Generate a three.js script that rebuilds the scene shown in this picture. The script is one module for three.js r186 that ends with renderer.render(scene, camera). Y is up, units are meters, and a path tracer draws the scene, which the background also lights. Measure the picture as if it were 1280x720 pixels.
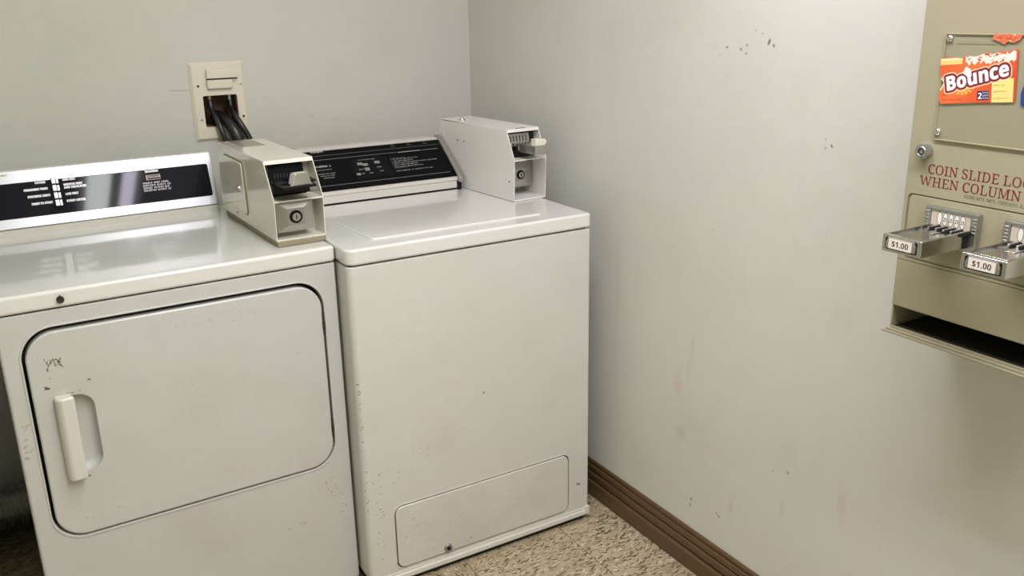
import * as THREE from 'three';
import { RoundedBoxGeometry } from 'three/addons/geometries/RoundedBoxGeometry.js';
import { mergeGeometries, mergeVertices, toCreasedNormals } from 'three/addons/utils/BufferGeometryUtils.js';
import { RectAreaLightUniformsLib } from 'three/addons/lights/RectAreaLightUniformsLib.js';
import { Brush, Evaluator, SUBTRACTION } from 'three-bvh-csg';

// ------------------------------------------------------------------ camera, light, exposure
const scene = new THREE.Scene();
scene.background = new THREE.Color(0x000000);
const renderer = new THREE.WebGLRenderer({ antialias: true });
renderer.toneMapping = THREE.LinearToneMapping;
renderer.toneMappingExposure = 0.92;
renderer.shadowMap.enabled = true;
RectAreaLightUniformsLib.init();

const camera = new THREE.PerspectiveCamera(2 * Math.atan(360 / 1117.02) * 180 / Math.PI, 1280 / 720, 0.05, 30);
camera.position.set(-1.4281, 1.4334, 2.707);
camera.rotation.set(-0.305, -0.5266, -0.0193, 'YXZ');
scene.add(camera);

const LAMP_X = -0.755, LAMP_Z = 2.33, LAMP_Y = 2.345, LAMP_L = 2.2, LAMP_TILT = 0.7;
const tubeTints = [new THREE.Color(0.91, 0.968, 0.94), new THREE.Color(0.93, 0.872, 1.0)];
for (let i = 0; i < 2; i++) {
  const l = new THREE.RectAreaLight(tubeTints[i], 43, LAMP_L, 0.125);
  l.name = 'lamp_light';
  l.position.set(LAMP_X + (i ? 0.075 : -0.075), LAMP_Y, LAMP_Z);
  l.lookAt(LAMP_X + (i ? 0.075 + Math.sin(LAMP_TILT) : -0.075 - Math.sin(LAMP_TILT)), LAMP_Y - Math.cos(LAMP_TILT), LAMP_Z);   // each lens faces down and out
  scene.add(l);
}

// ------------------------------------------------------------------ helpers
let seed = 7;
const rnd = () => { seed = (seed * 1664525 + 1013904223) >>> 0; return seed / 4294967296; };
const rr = (a, b) => a + (b - a) * rnd();
const used = {};
const numbered = (n) => { const k = used[n] ?? 0; used[n] = k + 1; return k ? n + '_' + String(k).padStart(3, '0') : n; };
function mesh(name, g, m, parent = scene) {
  if (Array.isArray(g)) g = merge(g);
  const o = new THREE.Mesh(g, m); o.castShadow = o.receiveShadow = true;
  o.name = parent === scene ? numbered(name) : name;
  parent.add(o); return o;
}
function merge(list) {
  return mergeGeometries(list.map((g) => {
    g = g.index ? g.toNonIndexed() : g;
    for (const k of Object.keys(g.attributes)) if (!['position', 'normal', 'uv'].includes(k)) g.deleteAttribute(k);
    if (!g.attributes.uv) g.setAttribute('uv', new THREE.BufferAttribute(new Float32Array(g.attributes.position.count * 2), 2));
    g.morphAttributes = {}; g.clearGroups(); return g;
  }));
}
function thing(name, label, category, pos, turn = 0, group) {
  const o = new THREE.Group(); o.name = numbered(name); scene.add(o);
  o.position.set(...pos); o.rotation.y = turn; o.userData = { label, category }; if (group) o.userData.group = group; return o;
}
const tag = (o, label, category, group) => { o.userData = { label, category }; if (group) o.userData.group = group; return o; };
const struct = (o) => { o.userData.kind = 'structure'; return o; };
const box = (x0, x1, y0, y1, z0, z1, r = 0) => {
  const w = x1 - x0, h = y1 - y0, d = z1 - z0;
  const g = r ? new RoundedBoxGeometry(w, h, d, 3, r) : new THREE.BoxGeometry(w, h, d);
  return g.translate((x0 + x1) / 2, (y0 + y1) / 2, (z0 + z1) / 2);
};
function rrect(x0, x1, y0, y1, r, T = THREE.Shape) {
  const [a, b, c, d] = Array.isArray(r) ? r : [r, r, r, r];   // bottom-left, bottom-right, top-right, top-left
  const s = new T();
  s.moveTo(x0 + a, y0); s.lineTo(x1 - b, y0); if (b) s.absarc(x1 - b, y0 + b, b, -Math.PI / 2, 0);
  s.lineTo(x1, y1 - c); if (c) s.absarc(x1 - c, y1 - c, c, 0, Math.PI / 2);
  s.lineTo(x0 + d, y1); if (d) s.absarc(x0 + d, y1 - d, d, Math.PI / 2, Math.PI);
  s.lineTo(x0, y0 + a); if (a) s.absarc(x0 + a, y0 + a, a, Math.PI, Math.PI * 1.5);
  return s;
}
// a shape in xy, from z0 to z1, its outline kept exact when it is bevelled
function ext(shape, z0, z1, b = 0, seg = 3, curve = 10) {
  const g = new THREE.ExtrudeGeometry(shape, b ? { depth: z1 - z0 - 2 * b, bevelEnabled: true, bevelThickness: b, bevelSize: b, bevelOffset: -b, bevelSegments: seg, curveSegments: curve } : { depth: z1 - z0, bevelEnabled: false, curveSegments: curve });
  return g.translate(0, 0, z0 + b);
}
const panel = (x0, x1, y0, y1, r, z0, z1, b = 0, seg = 3) => ext(rrect(x0, x1, y0, y1, r), z0, z1, b, seg);
// a plan outline (x, z) raised from y0 to y1
const slab = (x0, x1, z0, z1, y0, y1, r, b = 0, seg = 3) => ext(rrect(x0, x1, -z1, -z0, r), y0, y1, b, seg).rotateX(-Math.PI / 2);
// a profile of (z, y) points swept along x
function prism(pts, x0, x1, b = 0) {
  const s = new THREE.Shape(pts.map(([z, y]) => new THREE.Vector2(-z, y)));
  return ext(s, x0, x1, b, 2).rotateY(Math.PI / 2);   // (x,y,z) -> (z,y,-x)
}
const cyl = (r0, r1, h, n = 24) => new THREE.CylinderGeometry(r0, r1, h, n).rotateX(Math.PI / 2);   // axis z
function planarUV(g, ax, u0, u1, ay, v0, v1) {
  const p = g.attributes.position, uv = new Float32Array(p.count * 2);
  for (let i = 0; i < p.count; i++) { uv[2 * i] = (p.getComponent(i, ax) - u0) / (u1 - u0); uv[2 * i + 1] = (p.getComponent(i, ay) - v0) / (v1 - v0); }
  g.setAttribute('uv', new THREE.BufferAttribute(uv, 2)); return g;
}
const ev = new Evaluator(); ev.useGroups = false; ev.attributes = ['position', 'normal', 'uv'];
function cut(g, ...holes) {
  const prep = (x) => { x = merge([x]); const b = new Brush(x); b.updateMatrixWorld(); return b; };
  let a = prep(g);
  for (const h of holes) { a = ev.evaluate(a, prep(h), SUBTRACTION); a.updateMatrixWorld(); }
  return a.geometry;
}
function canvas(w, h, draw) {
  const c = document.createElement('canvas'); c.width = w; c.height = h; const x = c.getContext('2d'); draw(x, w, h);
  const t = new THREE.CanvasTexture(c); t.colorSpace = THREE.SRGBColorSpace; t.magFilter = THREE.LinearFilter; t.anisotropy = 8; return t;
}
function smooth(n, cells, s) {                    // tileable value noise in 0..1
  const old = seed; seed = s; const grid = Array.from({ length: cells * cells }, rnd); seed = old;
  const out = new Float32Array(n * n), f = (t) => t * t * (3 - 2 * t);
  for (let y = 0; y < n; y++) for (let x = 0; x < n; x++) {
    const gx = x / n * cells, gy = y / n * cells, ix = Math.floor(gx), iy = Math.floor(gy), fx = f(gx - ix), fy = f(gy - iy);
    const q = (a, b) => grid[((b + cells) % cells) * cells + (a + cells) % cells];
    out[y * n + x] = (q(ix, iy) * (1 - fx) + q(ix + 1, iy) * fx) * (1 - fy) + (q(ix, iy + 1) * (1 - fx) + q(ix + 1, iy + 1) * fx) * fy;
  }
  return out;
}
function noiseTexture(n, octaves, s, lo = 0, hi = 255) {
  const acc = new Float32Array(n * n); let tot = 0;
  octaves.forEach(([c, w], i) => { const o = smooth(n, c, s + i * 97); tot += w; for (let k = 0; k < n * n; k++) acc[k] += o[k] * w; });
  const d = new Uint8Array(n * n * 4);
  for (let k = 0; k < n * n; k++) { const v = lo + (hi - lo) * acc[k] / tot; d[4 * k] = d[4 * k + 1] = d[4 * k + 2] = v; d[4 * k + 3] = 255; }
  const t = new THREE.DataTexture(d, n, n); t.magFilter = THREE.LinearFilter; t.wrapS = t.wrapT = THREE.RepeatWrapping; t.needsUpdate = true; return t;
}
// lines of print too small to read: rows of letter-like strokes
function scribble(x, x0, y, w, h, colour) {
  x.fillStyle = colour; let a = x0;
  while (a < x0 + w) {
    const n = 3 + Math.floor(rnd() * 6);
    for (let i = 0; i < n && a < x0 + w; i++) {
      x.fillRect(a, y - h, h * 0.16, h); x.fillRect(a, y - h * rr(0.3, 1), h * 0.5, h * 0.17);
      if (rnd() > 0.4) x.fillRect(a + h * 0.36, y - h * rr(0.7, 1), h * 0.16, h * 0.7);
      a += h * 0.72;
    }
    a += h * 0.5;
  }
}
function flecks(x, cx, cy, sx, sy, n, s0, s1, colour) {
  x.fillStyle = colour;
  for (let i = 0; i < n; i++) {
    const a = rr(0, 6.28), px = cx + rr(-sx, sx), py = cy + rr(-sy, sy), s = rr(s0, s1);
    x.beginPath(); x.ellipse(px, py, s, s * rr(0.25, 0.7), a, 0, 6.3); x.fill();
  }
}

// ------------------------------------------------------------------ materials
const std = (o) => new THREE.MeshStandardMaterial(o), phy = (o) => new THREE.MeshPhysicalMaterial(o);
const ENAMEL = '#d3d0c6', WALL = '#d5d4cb';
const M = {
  enamel: phy({ color: ENAMEL, roughness: 0.32, clearcoat: 0.5, clearcoatRoughness: 0.15 }),
  gloss: phy({ color: '#d0cdc2', roughness: 0.2, clearcoat: 1, clearcoatRoughness: 0.06 }),
  meter: phy({ color: '#e1decf', roughness: 0.25, clearcoat: 0.8, clearcoatRoughness: 0.06 }),
  meterMatt: phy({ color: '#e6e4dd', roughness: 0.4, clearcoat: 0.3, clearcoatRoughness: 0.2 }),
  flange: std({ color: '#8d8468', roughness: 0.6 }),
  alu: std({ color: '#d9d8da', roughness: 0.28, metalness: 0.75 }),
  steel: std({ color: '#c6c5c1', roughness: 0.3, metalness: 1 }),
  dullsteel: std({ color: '#b5b3ad', roughness: 0.32, metalness: 0.9 }),
  chrome: std({ color: '#e4e3e0', roughness: 0.12, metalness: 1 }),
  endcap: std({ color: '#a3a198', roughness: 0.4, metalness: 0.6 }),
  black: phy({ color: '#0d0d0d', roughness: 0.35, specularIntensity: 0.6 }),
  blackPlate: phy({ color: '#0b0b0e', roughness: 0.5, specularIntensity: 0.15 }),
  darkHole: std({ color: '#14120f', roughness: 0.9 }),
  rust: std({ color: '#3a2c22', roughness: 0.9 }),
  handle: phy({ color: '#d6d3c8', roughness: 0.35, clearcoat: 0.4, clearcoatRoughness: 0.2 }),
  rubber: phy({ color: '#1b1a1a', roughness: 0.38, clearcoat: 0.3, clearcoatRoughness: 0.3 }),
  ivory: std({ color: '#dcd5c2', roughness: 0.5 }),
  recess: std({ color: '#7a5f47', roughness: 0.8 }),
  cream: phy({ color: '#a0997e', roughness: 0.42, clearcoat: 0.25, clearcoatRoughness: 0.3 }),
  pane: phy({ color: '#ffffff', roughness: 0.08, transmission: 1, thickness: 0, ior: 1.4 }),
  wood: null, white: std({ color: '#e4e2da', roughness: 0.6 }),
  peach: std({ color: '#cdb39c', roughness: 0.6 }),
};

// ------------------------------------------------------------------ the room
const CEIL = 2.44, FRONT = 3.95, LEFT = -2.75;
const peel = noiseTexture(256, [[64, 1], [32, 1], [100, 0.6]], 11); peel.repeat.set(6, 6);
function wallMap(W, H, marks, base = WALL) {
  return canvas(W, H, (x) => {
    x.fillStyle = base; x.fillRect(0, 0, W, H);
    for (let i = 0; i < 260; i++) {                                       // broad faint grime and roller streaks
      const px = rr(0, W), py = rr(0, H), r = rr(30, 130), g = x.createRadialGradient(px, py, 0, px, py, r);
      const c = rnd() > 0.45 ? '140,130,106' : '232,232,228'; g.addColorStop(0, `rgba(${c},0.045)`); g.addColorStop(1, `rgba(${c},0)`);
      x.fillStyle = g; x.fillRect(px - r, py - r, 2 * r, 2 * r);
    }
    for (let i = 0; i < 220; i++) { x.fillStyle = `rgba(110,98,78,${rr(0.004, 0.014)})`; x.fillRect(rr(0, W), rr(0, H), rr(1, 3), rr(60, 300)); }
    marks(x, W, H);
  });
}
// right wall: u along z 0..FRONT, v along y
const rightTex = wallMap(2048, 1266, (x, W, H) => {
  const U = (z) => z / FRONT * W, V = (y) => (1 - y / CEIL) * H;
  for (const [z, y, s, a] of [[1.184, 1.324, 1.2, 0.4], [1.205, 1.339, 1.7, 0.7], [1.247, 1.338, 1.8, 0.5], [1.262, 1.329, 1.6, 0.6], [1.265, 1.347, 1.7, 0.6], [1.288, 1.377, 1.6, 0.3], [1.307, 1.369, 1.6, 0.5], [1.326, 1.353, 2.6, 0.65], [1.328, 1.357, 2.2, 0.5], [1.34, 1.347, 1.6, 0.7], [1.495, 1.155, 1.2, 0.4], [1.51, 1.16, 1.4, 0.8], [1.495, 1.173, 1.1, 0.5]]) flecks(x, U(z), V(y), 0.8, 0.8, 2, s * 0.7, s * 1.2, `rgba(92,86,76,${a})`);
  flecks(x, U(1.19), V(0.92), 4, 8, 3, 0.7, 1.4, 'rgba(100,90,80,0.6)');
  for (const [z, y, dz, dy, a] of [[1.128, 0.56, 0.004, 0.05, 0.3], [1.108, 0.37, 0.016, 0.02, 0.2], [1.14, 0.62, 0.003, 0.05, 0.22], [1.09, 0.5, 0.012, 0.03, 0.12], [0.83, 0.7, 0.006, 0.12, 0.12], [1.46, 0.33, 0.004, 0.03, 0.25], [1.3, 0.24, 0.006, 0.03, 0.2], [1.28, 0.52, 0.01, 0.06, 0.09], [1.62, 0.42, 0.01, 0.05, 0.1]]) {
    for (let i = 0; i < 12; i++) { x.fillStyle = `rgba(138,126,102,${a / 24})`; x.beginPath(); x.ellipse(U(z + rr(-dz, dz) * 0.6), V(y + rr(-dy, dy) * 0.6), dz / FRONT * W + 1, dy / CEIL * H * rr(0.3, 0.8), rr(-0.15, 0.15), 0, 6.3); x.fill(); }
  }
  flecks(x, U(1.427), V(0.405), 1, 1, 1, 1, 1.8, 'rgba(92,84,70,0.7)'); flecks(x, U(1.469), V(0.422), 3, 1, 2, 1, 1.8, 'rgba(92,84,70,0.7)');
  flecks(x, U(1.17), V(0.2), 10, 10, 3, 1, 2.6, 'rgba(80,72,60,0.7)');
  flecks(x, U(1.25), V(0.21), 8, 10, 2, 1, 2.6, 'rgba(110,100,84,0.6)');
});
const backTex = wallMap(2048, 1816, (x, W, H) => {
  const U = (wx) => (wx - LEFT) / -LEFT * W, V = (y) => (1 - y / CEIL) * H;
  x.strokeStyle = 'rgba(110,100,84,0.55)'; x.lineWidth = 1.2; x.beginPath(); x.moveTo(U(-0.96), V(1.225)); x.lineTo(U(-0.9), V(1.222)); x.stroke();
  flecks(x, U(-0.45), V(1.06), 14, 3, 3, 1, 2, 'rgba(120,104,82,0.5)');
  flecks(x, U(-0.55), V(1.12), 4, 4, 2, 1.5, 3, 'rgba(150,130,100,0.4)');
}, '#cbc9c0');
const plain = wallMap(512, 512, () => {}, '#cecdc4');
const wallMat = (t) => std({ map: t, roughness: 0.72, bumpMap: peel, bumpScale: 0.00018 });
const T = 0.1;
{
  const g = planarUV(box(0, T, -0.05, CEIL, -T, FRONT + T), 2, 0, FRONT, 1, 0, CEIL);
  struct(mesh('wall_right', g, wallMat(rightTex)));
  const s = rrect(LEFT - T, 0, -0.05, CEIL, 0);
  s.holes.push(rrect(-0.874, -0.773, 1.114, 1.207, 0.004, THREE.Path));
  struct(mesh('wall_back', planarUV(ext(s, -T, 0), 0, LEFT, 0, 1, 0, CEIL), wallMat(backTex)));
  struct(mesh('added_wall_left', box(-2.75, -1.62, 0.0, CEIL, 0.0, 0.78), wallMat(plain)));  // unseen wall return, added to keep light out of the gap beside the dryer
  struct(mesh('wall_far_left', box(LEFT - T, LEFT, -0.05, CEIL, 0, FRONT), wallMat(plain)));
  struct(mesh('wall_front', box(LEFT - T, T, -0.05, CEIL, FRONT, FRONT + T), wallMat(plain)));
  struct(mesh('ceiling', box(LEFT - T, T, CEIL, CEIL + T, -T, FRONT + T), std({ color: '#e2e1da', roughness: 0.9 })));
}
// floor: vinyl tiles of one foot with open joints
{
  const floor = struct(mesh('floor', box(LEFT, 0, -0.05, -0.003, 0, FRONT), std({ color: '#3c2f20', roughness: 0.9 })));
  const S = 0.3048, J = 0.0007, X0 = -0.1945, Z0 = 1.139;
  const variants = [0, 1, 2, 3].map((k) => {
    const base = ['#ab9c7e', '#b0a285', '#ad9e7f', '#a69676'][k];
    const map = canvas(512, 512, (x, W) => {
      x.fillStyle = base; x.fillRect(0, 0, W, W);
      for (let i = 0; i < 900; i++) { x.fillStyle = rnd() > 0.5 ? `rgba(214,200,172,${rr(0.05, 0.22)})` : `rgba(140,118,84,${rr(0.05, 0.2)})`; x.beginPath(); x.ellipse(rr(0, W), rr(0, W), rr(4, 26), rr(3, 10), rr(-0.6, 0.9), 0, 6.3); x.fill(); }
      for (let i = 0; i < 900; i++) {                                     // chip-like veins pressed along one direction
        const px = rr(0, W), py = rr(0, W), a = rr(-0.5, 0.8), L = rr(6, 32); x.strokeStyle = rnd() > 0.36 ? `rgba(${[60 + rr(0, 40), 46 + rr(0, 30), 28 + rr(0, 20)].map(Math.round)},${rr(0.4, 0.95)})` : `rgba(222,214,194,${rr(0.35, 0.8)})`;
        x.lineWidth = rr(1.8, 6.4); x.lineCap = 'round'; x.beginPath(); x.moveTo(px, py); x.quadraticCurveTo(px + Math.cos(a) * L * 0.5 + rr(-5, 5), py + Math.sin(a) * L * 0.5 + rr(-5, 5), px + Math.cos(a) * L, py + Math.sin(a) * L); x.stroke();
      }
    });
    return std({ map, roughness: 0.42 });
  });
  const full = slab(-S / 2 + J, S / 2 - J, -S / 2 + J, S / 2 - J, -0.003, 0, 0, 0.0006, 1);
  planarUV(full, 0, -S / 2, S / 2, 2, -S / 2, S / 2);
  for (let i = -8; i <= 0; i++) for (let k = -4; k <= 9; k++) {
    const x1 = Math.min(X0 + (i + 1) * S, -0.001), x0 = Math.max(X0 + i * S, LEFT + 0.001), z0 = Math.max(Z0 + k * S, 0.001), z1 = Math.min(z0 === 0.001 ? Z0 + (k + 1) * S : Z0 + (k + 1) * S, FRONT - 0.001);
    if (x1 - x0 < 0.02 || z1 - z0 < 0.02) continue;
    const whole = x1 - x0 > S - 0.001 && z1 - z0 > S - 0.001;
    let g = full;
    if (!whole) g = planarUV(slab(x0 + J, x1 - J, z0 + J, z1 - J, -0.003, 0, 0, 0.0006, 1).translate(-(x0 + x1) / 2, 0, -(z0 + z1) / 2), 0, -S / 2, S / 2, 2, -S / 2, S / 2);
    const o = mesh('tile', g, variants[Math.abs(i * 3 + k * 5) % 4], floor);
    o.position.set((x0 + x1) / 2, 0, (z0 + z1) / 2); if (whole) o.rotation.y = ((i + k) & 1) * Math.PI / 2;
  }
}
// moulded wooden skirting
{
  const grain = canvas(1024, 128, (x, W, H) => {
    x.fillStyle = '#604a2f'; x.fillRect(0, 0, W, H);
    for (let i = 0; i < 420; i++) { x.fillStyle = rnd() > 0.5 ? `rgba(40,28,16,${rr(0.03, 0.14)})` : `rgba(130,104,74,${rr(0.03, 0.12)})`; x.fillRect(rr(-100, W), rr(0, H), rr(60, 500), rr(0.6, 2.4)); }
  });
  grain.wrapS = grain.wrapT = THREE.RepeatWrapping;
  M.wood = std({ map: grain, roughness: 0.38 });
  const prof = [[0, 0.1165], [0.0035, 0.1165], [0.0058, 0.1135], [0.0058, 0.106], [0.0022, 0.104], [0.0022, 0.102], [0.008, 0.0995], [0.009, 0.097], [0.0088, 0.0855], [0.0034, 0.083], [0.0034, 0.0808], [0.0098, 0.077], [0.011, 0.073], [0.0106, 0.06], [0.0085, 0.0565], [0.0048, 0.0545], [0.0048, 0.0525], [0.0118, 0.049], [0.0138, 0.045], [0.0138, 0.002], [0, 0.002]];
  const g = prism(prof.map(([d, y]) => [d, y]), 0.0, FRONT - 0.002);   // runs along x, faces +z
  const gr = g.clone().rotateY(-Math.PI / 2);                          // now runs along z, faces -x
  planarUV(gr, 2, 0, 1.2, 1, 0, 0.12);
  struct(mesh('baseboard_right', gr, M.wood));
  const gb = prism(prof, -1.62, -0.0145); planarUV(gb, 0, 0, 1.2, 1, 0, 0.12);
  struct(mesh('baseboard_back', gb, M.wood));
}
// ceiling fitting with two tubes under their lenses
{
  const t = thing('ceiling_light', 'white ceiling light with two long tubes, greenish and pinkish, mirrored in the dryer panel', 'ceiling light', [LAMP_X, CEIL, LAMP_Z]);
  mesh('housing', [box(-0.17, 0.17, -0.055, 0, -1.14, 1.14, 0.008), box(-0.02, 0.02, -0.137, -0.05, -1.11, 1.11)], M.white, t);
  for (let i = 0; i < 2; i++) {
    const c = tubeTints[i].clone();
    const q = i ? 1 : -1, lens = new THREE.Shape([[0.024 * q, -0.052], [0.024 * q, -0.131], [0.119 * q, -0.052]].map((p) => new THREE.Vector2(...p)));
    mesh('lens', ext(lens, -1.11, 1.11), std({ color: '#e8e8e4', emissive: c, emissiveIntensity: 1.2, roughness: 0.5 }), t);
  }
}

// ------------------------------------------------------------------ coin meters (parts of the two machines)
// local frame: x to the right from the left side (0..w), y from the machine's top, z forward
function coinMeter(parent, name, mat, w, prof, shelfY, label) {
  const t2 = 0.0022;
  const bottom = prof.bottom, xs = [[0, t2], [w - t2, w]];
  const front = prof.pts;
  const g = xs.map(([a, b]) => prism(front, a, b, 0.0007));
  const [bt, tf, mid, fb] = [prof.backTop, prof.topFront, prof.mid, prof.frontBottom];
  g.push(box(t2 * 0.5, w - t2 * 0.5, bt[1] - t2, bt[1] - 0.0002, bt[0], tf[0] + 0.001));         // top sheet
  g.push(box(t2 * 0.5, w - t2 * 0.5, bottom, bt[1] - 0.001, prof.backWall - t2, prof.backWall)); // rear sheet
  g.push(prism([[tf[0] - 0.004, tf[1]], [tf[0] + 0.0018, tf[1] - 0.0002], [tf[0] + 0.0052, tf[1] - 0.008], [tf[0] + 0.0035, tf[1] - 0.009], [tf[0] - 0.004, tf[1] - 0.0025]], t2 * 0.5, w - t2 * 0.5));   // lip over the slot
  g.push(box(t2 * 0.5, w - t2 * 0.5, shelfY - 0.0035, shelfY, -0.12, mid[0] - 0.001));           // shelf
  g.push(box(t2 * 0.5, w - t2 * 0.5, bottom, bottom + 0.004, -0.12, fb[0] - 0.001));             // floor
  g.push(box(t2 * 0.5, w - t2 * 0.5, bottom, shelfY, -0.123, -0.12));
  g.push(box(t2 * 0.5, w - t2 * 0.5, shelfY, bt[1] - 0.001, -0.143, -0.14));
  const o = mesh(name, g, mat, parent);
  if (label) o.userData.label = label;
  return o;
}
function lockPlate(o, x, y, z, hw, hh, ringR) {
  // shallow pyramid plate with a round lock at its centre
  const out = [], a = [[-hw, -hh], [hw, -hh], [hw, hh], [-hw, hh]], q = ringR * 1.35, b = [[-q, -q], [q, -q], [q, q], [-q, q]];
  const pos = [], push = (p, zz) => pos.push(p[0], p[1], zz);
  for (let i = 0; i < 4; i++) { const j = (i + 1) % 4; push(a[i], 0); push(a[j], 0); push(b[j], 0.008); push(a[i], 0); push(b[j], 0.008); push(b[i], 0.008); }
  push(b[0], 0.008); push(b[1], 0.008); push(b[2], 0.008); push(b[0], 0.008); push(b[2], 0.008); push(b[3], 0.008);
  const g = new THREE.BufferGeometry(); g.setAttribute('position', new THREE.Float32BufferAttribute(pos, 3)); g.computeVertexNormals();
  out.push(g, box(-hw, hw, -hh, hh, -0.006, 0));
  mesh('lock_plate', merge(out).translate(x, y, z), M.dullsteel, o);
  const ring = new THREE.TorusGeometry(ringR * 0.82, ringR * 0.2, 10, 28);
  mesh('lock_ring', ring.translate(x, y, z + 0.0095), M.blackPlate, o);
  mesh('lock', [cyl(ringR * 0.66, ringR * 0.7, 0.006).translate(x, y, z + 0.0095)], M.steel, o);
  mesh('keyhole', [box(-0.0011, 0.0011, -ringR * 0.34, ringR * 0.34, 0, 0.0012).translate(x, y, z + 0.0123)], M.darkHole, o);
}

// ------------------------------------------------------------------ dryer
const enamelMap = (w, h, base, marks) => canvas(w, h, (x, W, H) => {
  x.fillStyle = base; x.fillRect(0, 0, W, H);
  for (let i = 0; i < 60; i++) {
    const px = rr(0, W), py = rr(0, H), r = rr(40, 160), g = x.createRadialGradient(px, py, 0, px, py, r), c = rnd() > 0.5 ? '150,140,116' : '226,222,214';
    g.addColorStop(0, `rgba(${c},0.045)`); g.addColorStop(1, `rgba(${c},0)`); x.fillStyle = g; x.fillRect(px - r, py - r, 2 * r, 2 * r);
  }
  marks(x, W, H);
});
{
  const W = 0.7016, D = 0.625, H = 0.9128, SEAM = 0.8755, SILL = 0.02;
  const t = thing('clothes_dryer', 'white front-loading dryer with a large hinged door and silver trimmed black panel', 'dryer', [-0.7748, 0, 0.7629], 0.0276);
  const U = (x) => (x + W) / W, V = (y) => y / 0.9;
  const frontTex = enamelMap(1024, 1280, '#c7c6c1', (x, w, h) => {
    const P = (a, b) => [U(a) * w, (1 - V(b)) * h];
    flecks(x, ...P(-0.055, 0.3), 26, 40, 16, 1, 5, 'rgba(110,98,78,0.45)');
    flecks(x, ...P(-0.03, 0.24), 16, 60, 12, 1, 4, 'rgba(110,98,78,0.45)');
    flecks(x, ...P(-0.15, 0.2), 40, 40, 8, 1, 5, 'rgba(120,108,88,0.35)');
    flecks(x, ...P(-0.685, 0.6), 10, 60, 10, 2, 9, 'rgba(150,124,86,0.35)');
    flecks(x, ...P(-0.6, 0.16), 80, 30, 8, 1, 6, 'rgba(150,130,100,0.25)');
  });
  const frontMat = phy({ map: frontTex, roughness: 0.34, clearcoat: 0.4, clearcoatRoughness: 0.2 });
  const body = cut(slab(-W, 0, -D, 0, SILL, SEAM - 0.003, [0.006, 0.006, 0.006, 0.006], 0.002, 1), panel(-0.6665, -0.0362, 0.3612, 0.8375, 0.064, -0.03, 0.02));
  planarUV(body, 0, -W, 0, 1, 0, 0.9);
  mesh('cabinet', body, frontMat, t);
  mesh('seam_backing', slab(-W + 0.006, -0.006, -D + 0.01, -0.006, SEAM - 0.006, SEAM + 0.002, 0.004), M.darkHole, t);
  // top with a softly rounded rim
  const topTex = enamelMap(1024, 1024, '#e0ded7', (x, w, h) => {
    flecks(x, w * 0.33, h * 0.72, 60, 30, 3, 1, 3, 'rgba(120,100,70,0.6)');
    flecks(x, w * 0.9, h * 0.86, 40, 20, 5, 2, 7, 'rgba(150,124,80,0.35)');
    for (let i = 0; i < 26; i++) { x.strokeStyle = `rgba(150,140,120,${rr(0.05, 0.2)})`; x.lineWidth = 1; x.beginPath(); const px = rr(0, w), py = rr(h * 0.3, h); x.moveTo(px, py); x.lineTo(px + rr(-60, 60), py + rr(-12, 12)); x.stroke(); }
  });
  const topMat = phy({ map: topTex, roughness: 0.25, clearcoat: 1, clearcoatRoughness: 0.07 });
  mesh('top', planarUV(slab(-W - 0.002, 0.002, -D, 0.004, SEAM, H, [0.012, 0.012, 0.006, 0.006], 0.007, 4), 0, -W, 0, 2, -D, 0), topMat, t);
  mesh('cam_lock', [cyl(0.0068, 0.0072, 0.006).translate(-0.5792, 0.8925, 0.0055), new THREE.TorusGeometry(0.0058, 0.0014, 8, 20).translate(-0.5792, 0.8925, 0.0085), box(-0.5806, -0.5778, 0.8985, 0.9012, 0.003, 0.008)], M.rust, t);
  // door
  const doorTex = enamelMap(1024, 800, '#c8c7c2', (x, w, h) => {
    const P = (a, b) => [(a + 0.6605) / 0.6205 * w, (1 - (b - 0.366) / 0.466) * h];
    x.strokeStyle = 'rgba(84,64,38,0.85)'; x.lineCap = 'round';
    for (const [a, b, c, dd, lw] of [[-0.6267, 0.7736, -0.6216, 0.7602, 4], [-0.6144, 0.769, -0.6248, 0.7488, 6], [-0.6113, 0.77, -0.6091, 0.7556, 4], [-0.6113, 0.77, -0.6042, 0.7684, 3], [-0.6042, 0.7684, -0.5966, 0.7508, 6], [-0.5965, 0.7701, -0.606, 0.7566, 4], [-0.6045, 0.764, -0.598, 0.762, 3]]) { for (let k = 0; k < 7; k++) { const u = k / 6; flecks(x, ...P(a + (c - a) * u + rr(-0.001, 0.001), b + (dd - b) * u), 1.5, 1.5, 2, lw * 0.35, lw * 0.75, 'rgba(84,64,38,0.75)'); } }
    flecks(x, ...P(-0.61, 0.762), 26, 16, 10, 1, 3, 'rgba(120,94,60,0.5)');
    flecks(x, ...P(-0.632, 0.712), 8, 4, 7, 2, 6, 'rgba(78,60,36,0.85)');
    flecks(x, ...P(-0.552, 0.712), 5, 3, 4, 1.5, 4, 'rgba(78,60,36,0.8)');
    flecks(x, ...P(-0.622, 0.732), 3, 2, 2, 1.5, 4, 'rgba(78,60,36,0.7)');
    flecks(x, ...P(-0.636, 0.778), 3, 2, 2, 1, 2.5, 'rgba(78,60,36,0.7)');
    flecks(x, ...P(-0.585, 0.498), 26, 6, 12, 2, 8, 'rgba(132,100,62,0.4)');
    flecks(x, ...P(-0.585, 0.693), 26, 5, 8, 2, 6, 'rgba(132,100,62,0.3)');
    flecks(x, ...P(-0.57, 0.39), 60, 40, 12, 1.5, 6, 'rgba(130,116,92,0.25)');
    flecks(x, ...P(-0.3, 0.79), 120, 20, 10, 2, 7, 'rgba(160,146,120,0.3)');
    flecks(x, ...P(-0.12, 0.68), 60, 30, 4, 1, 3, 'rgba(120,104,80,0.5)');
  });
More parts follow.
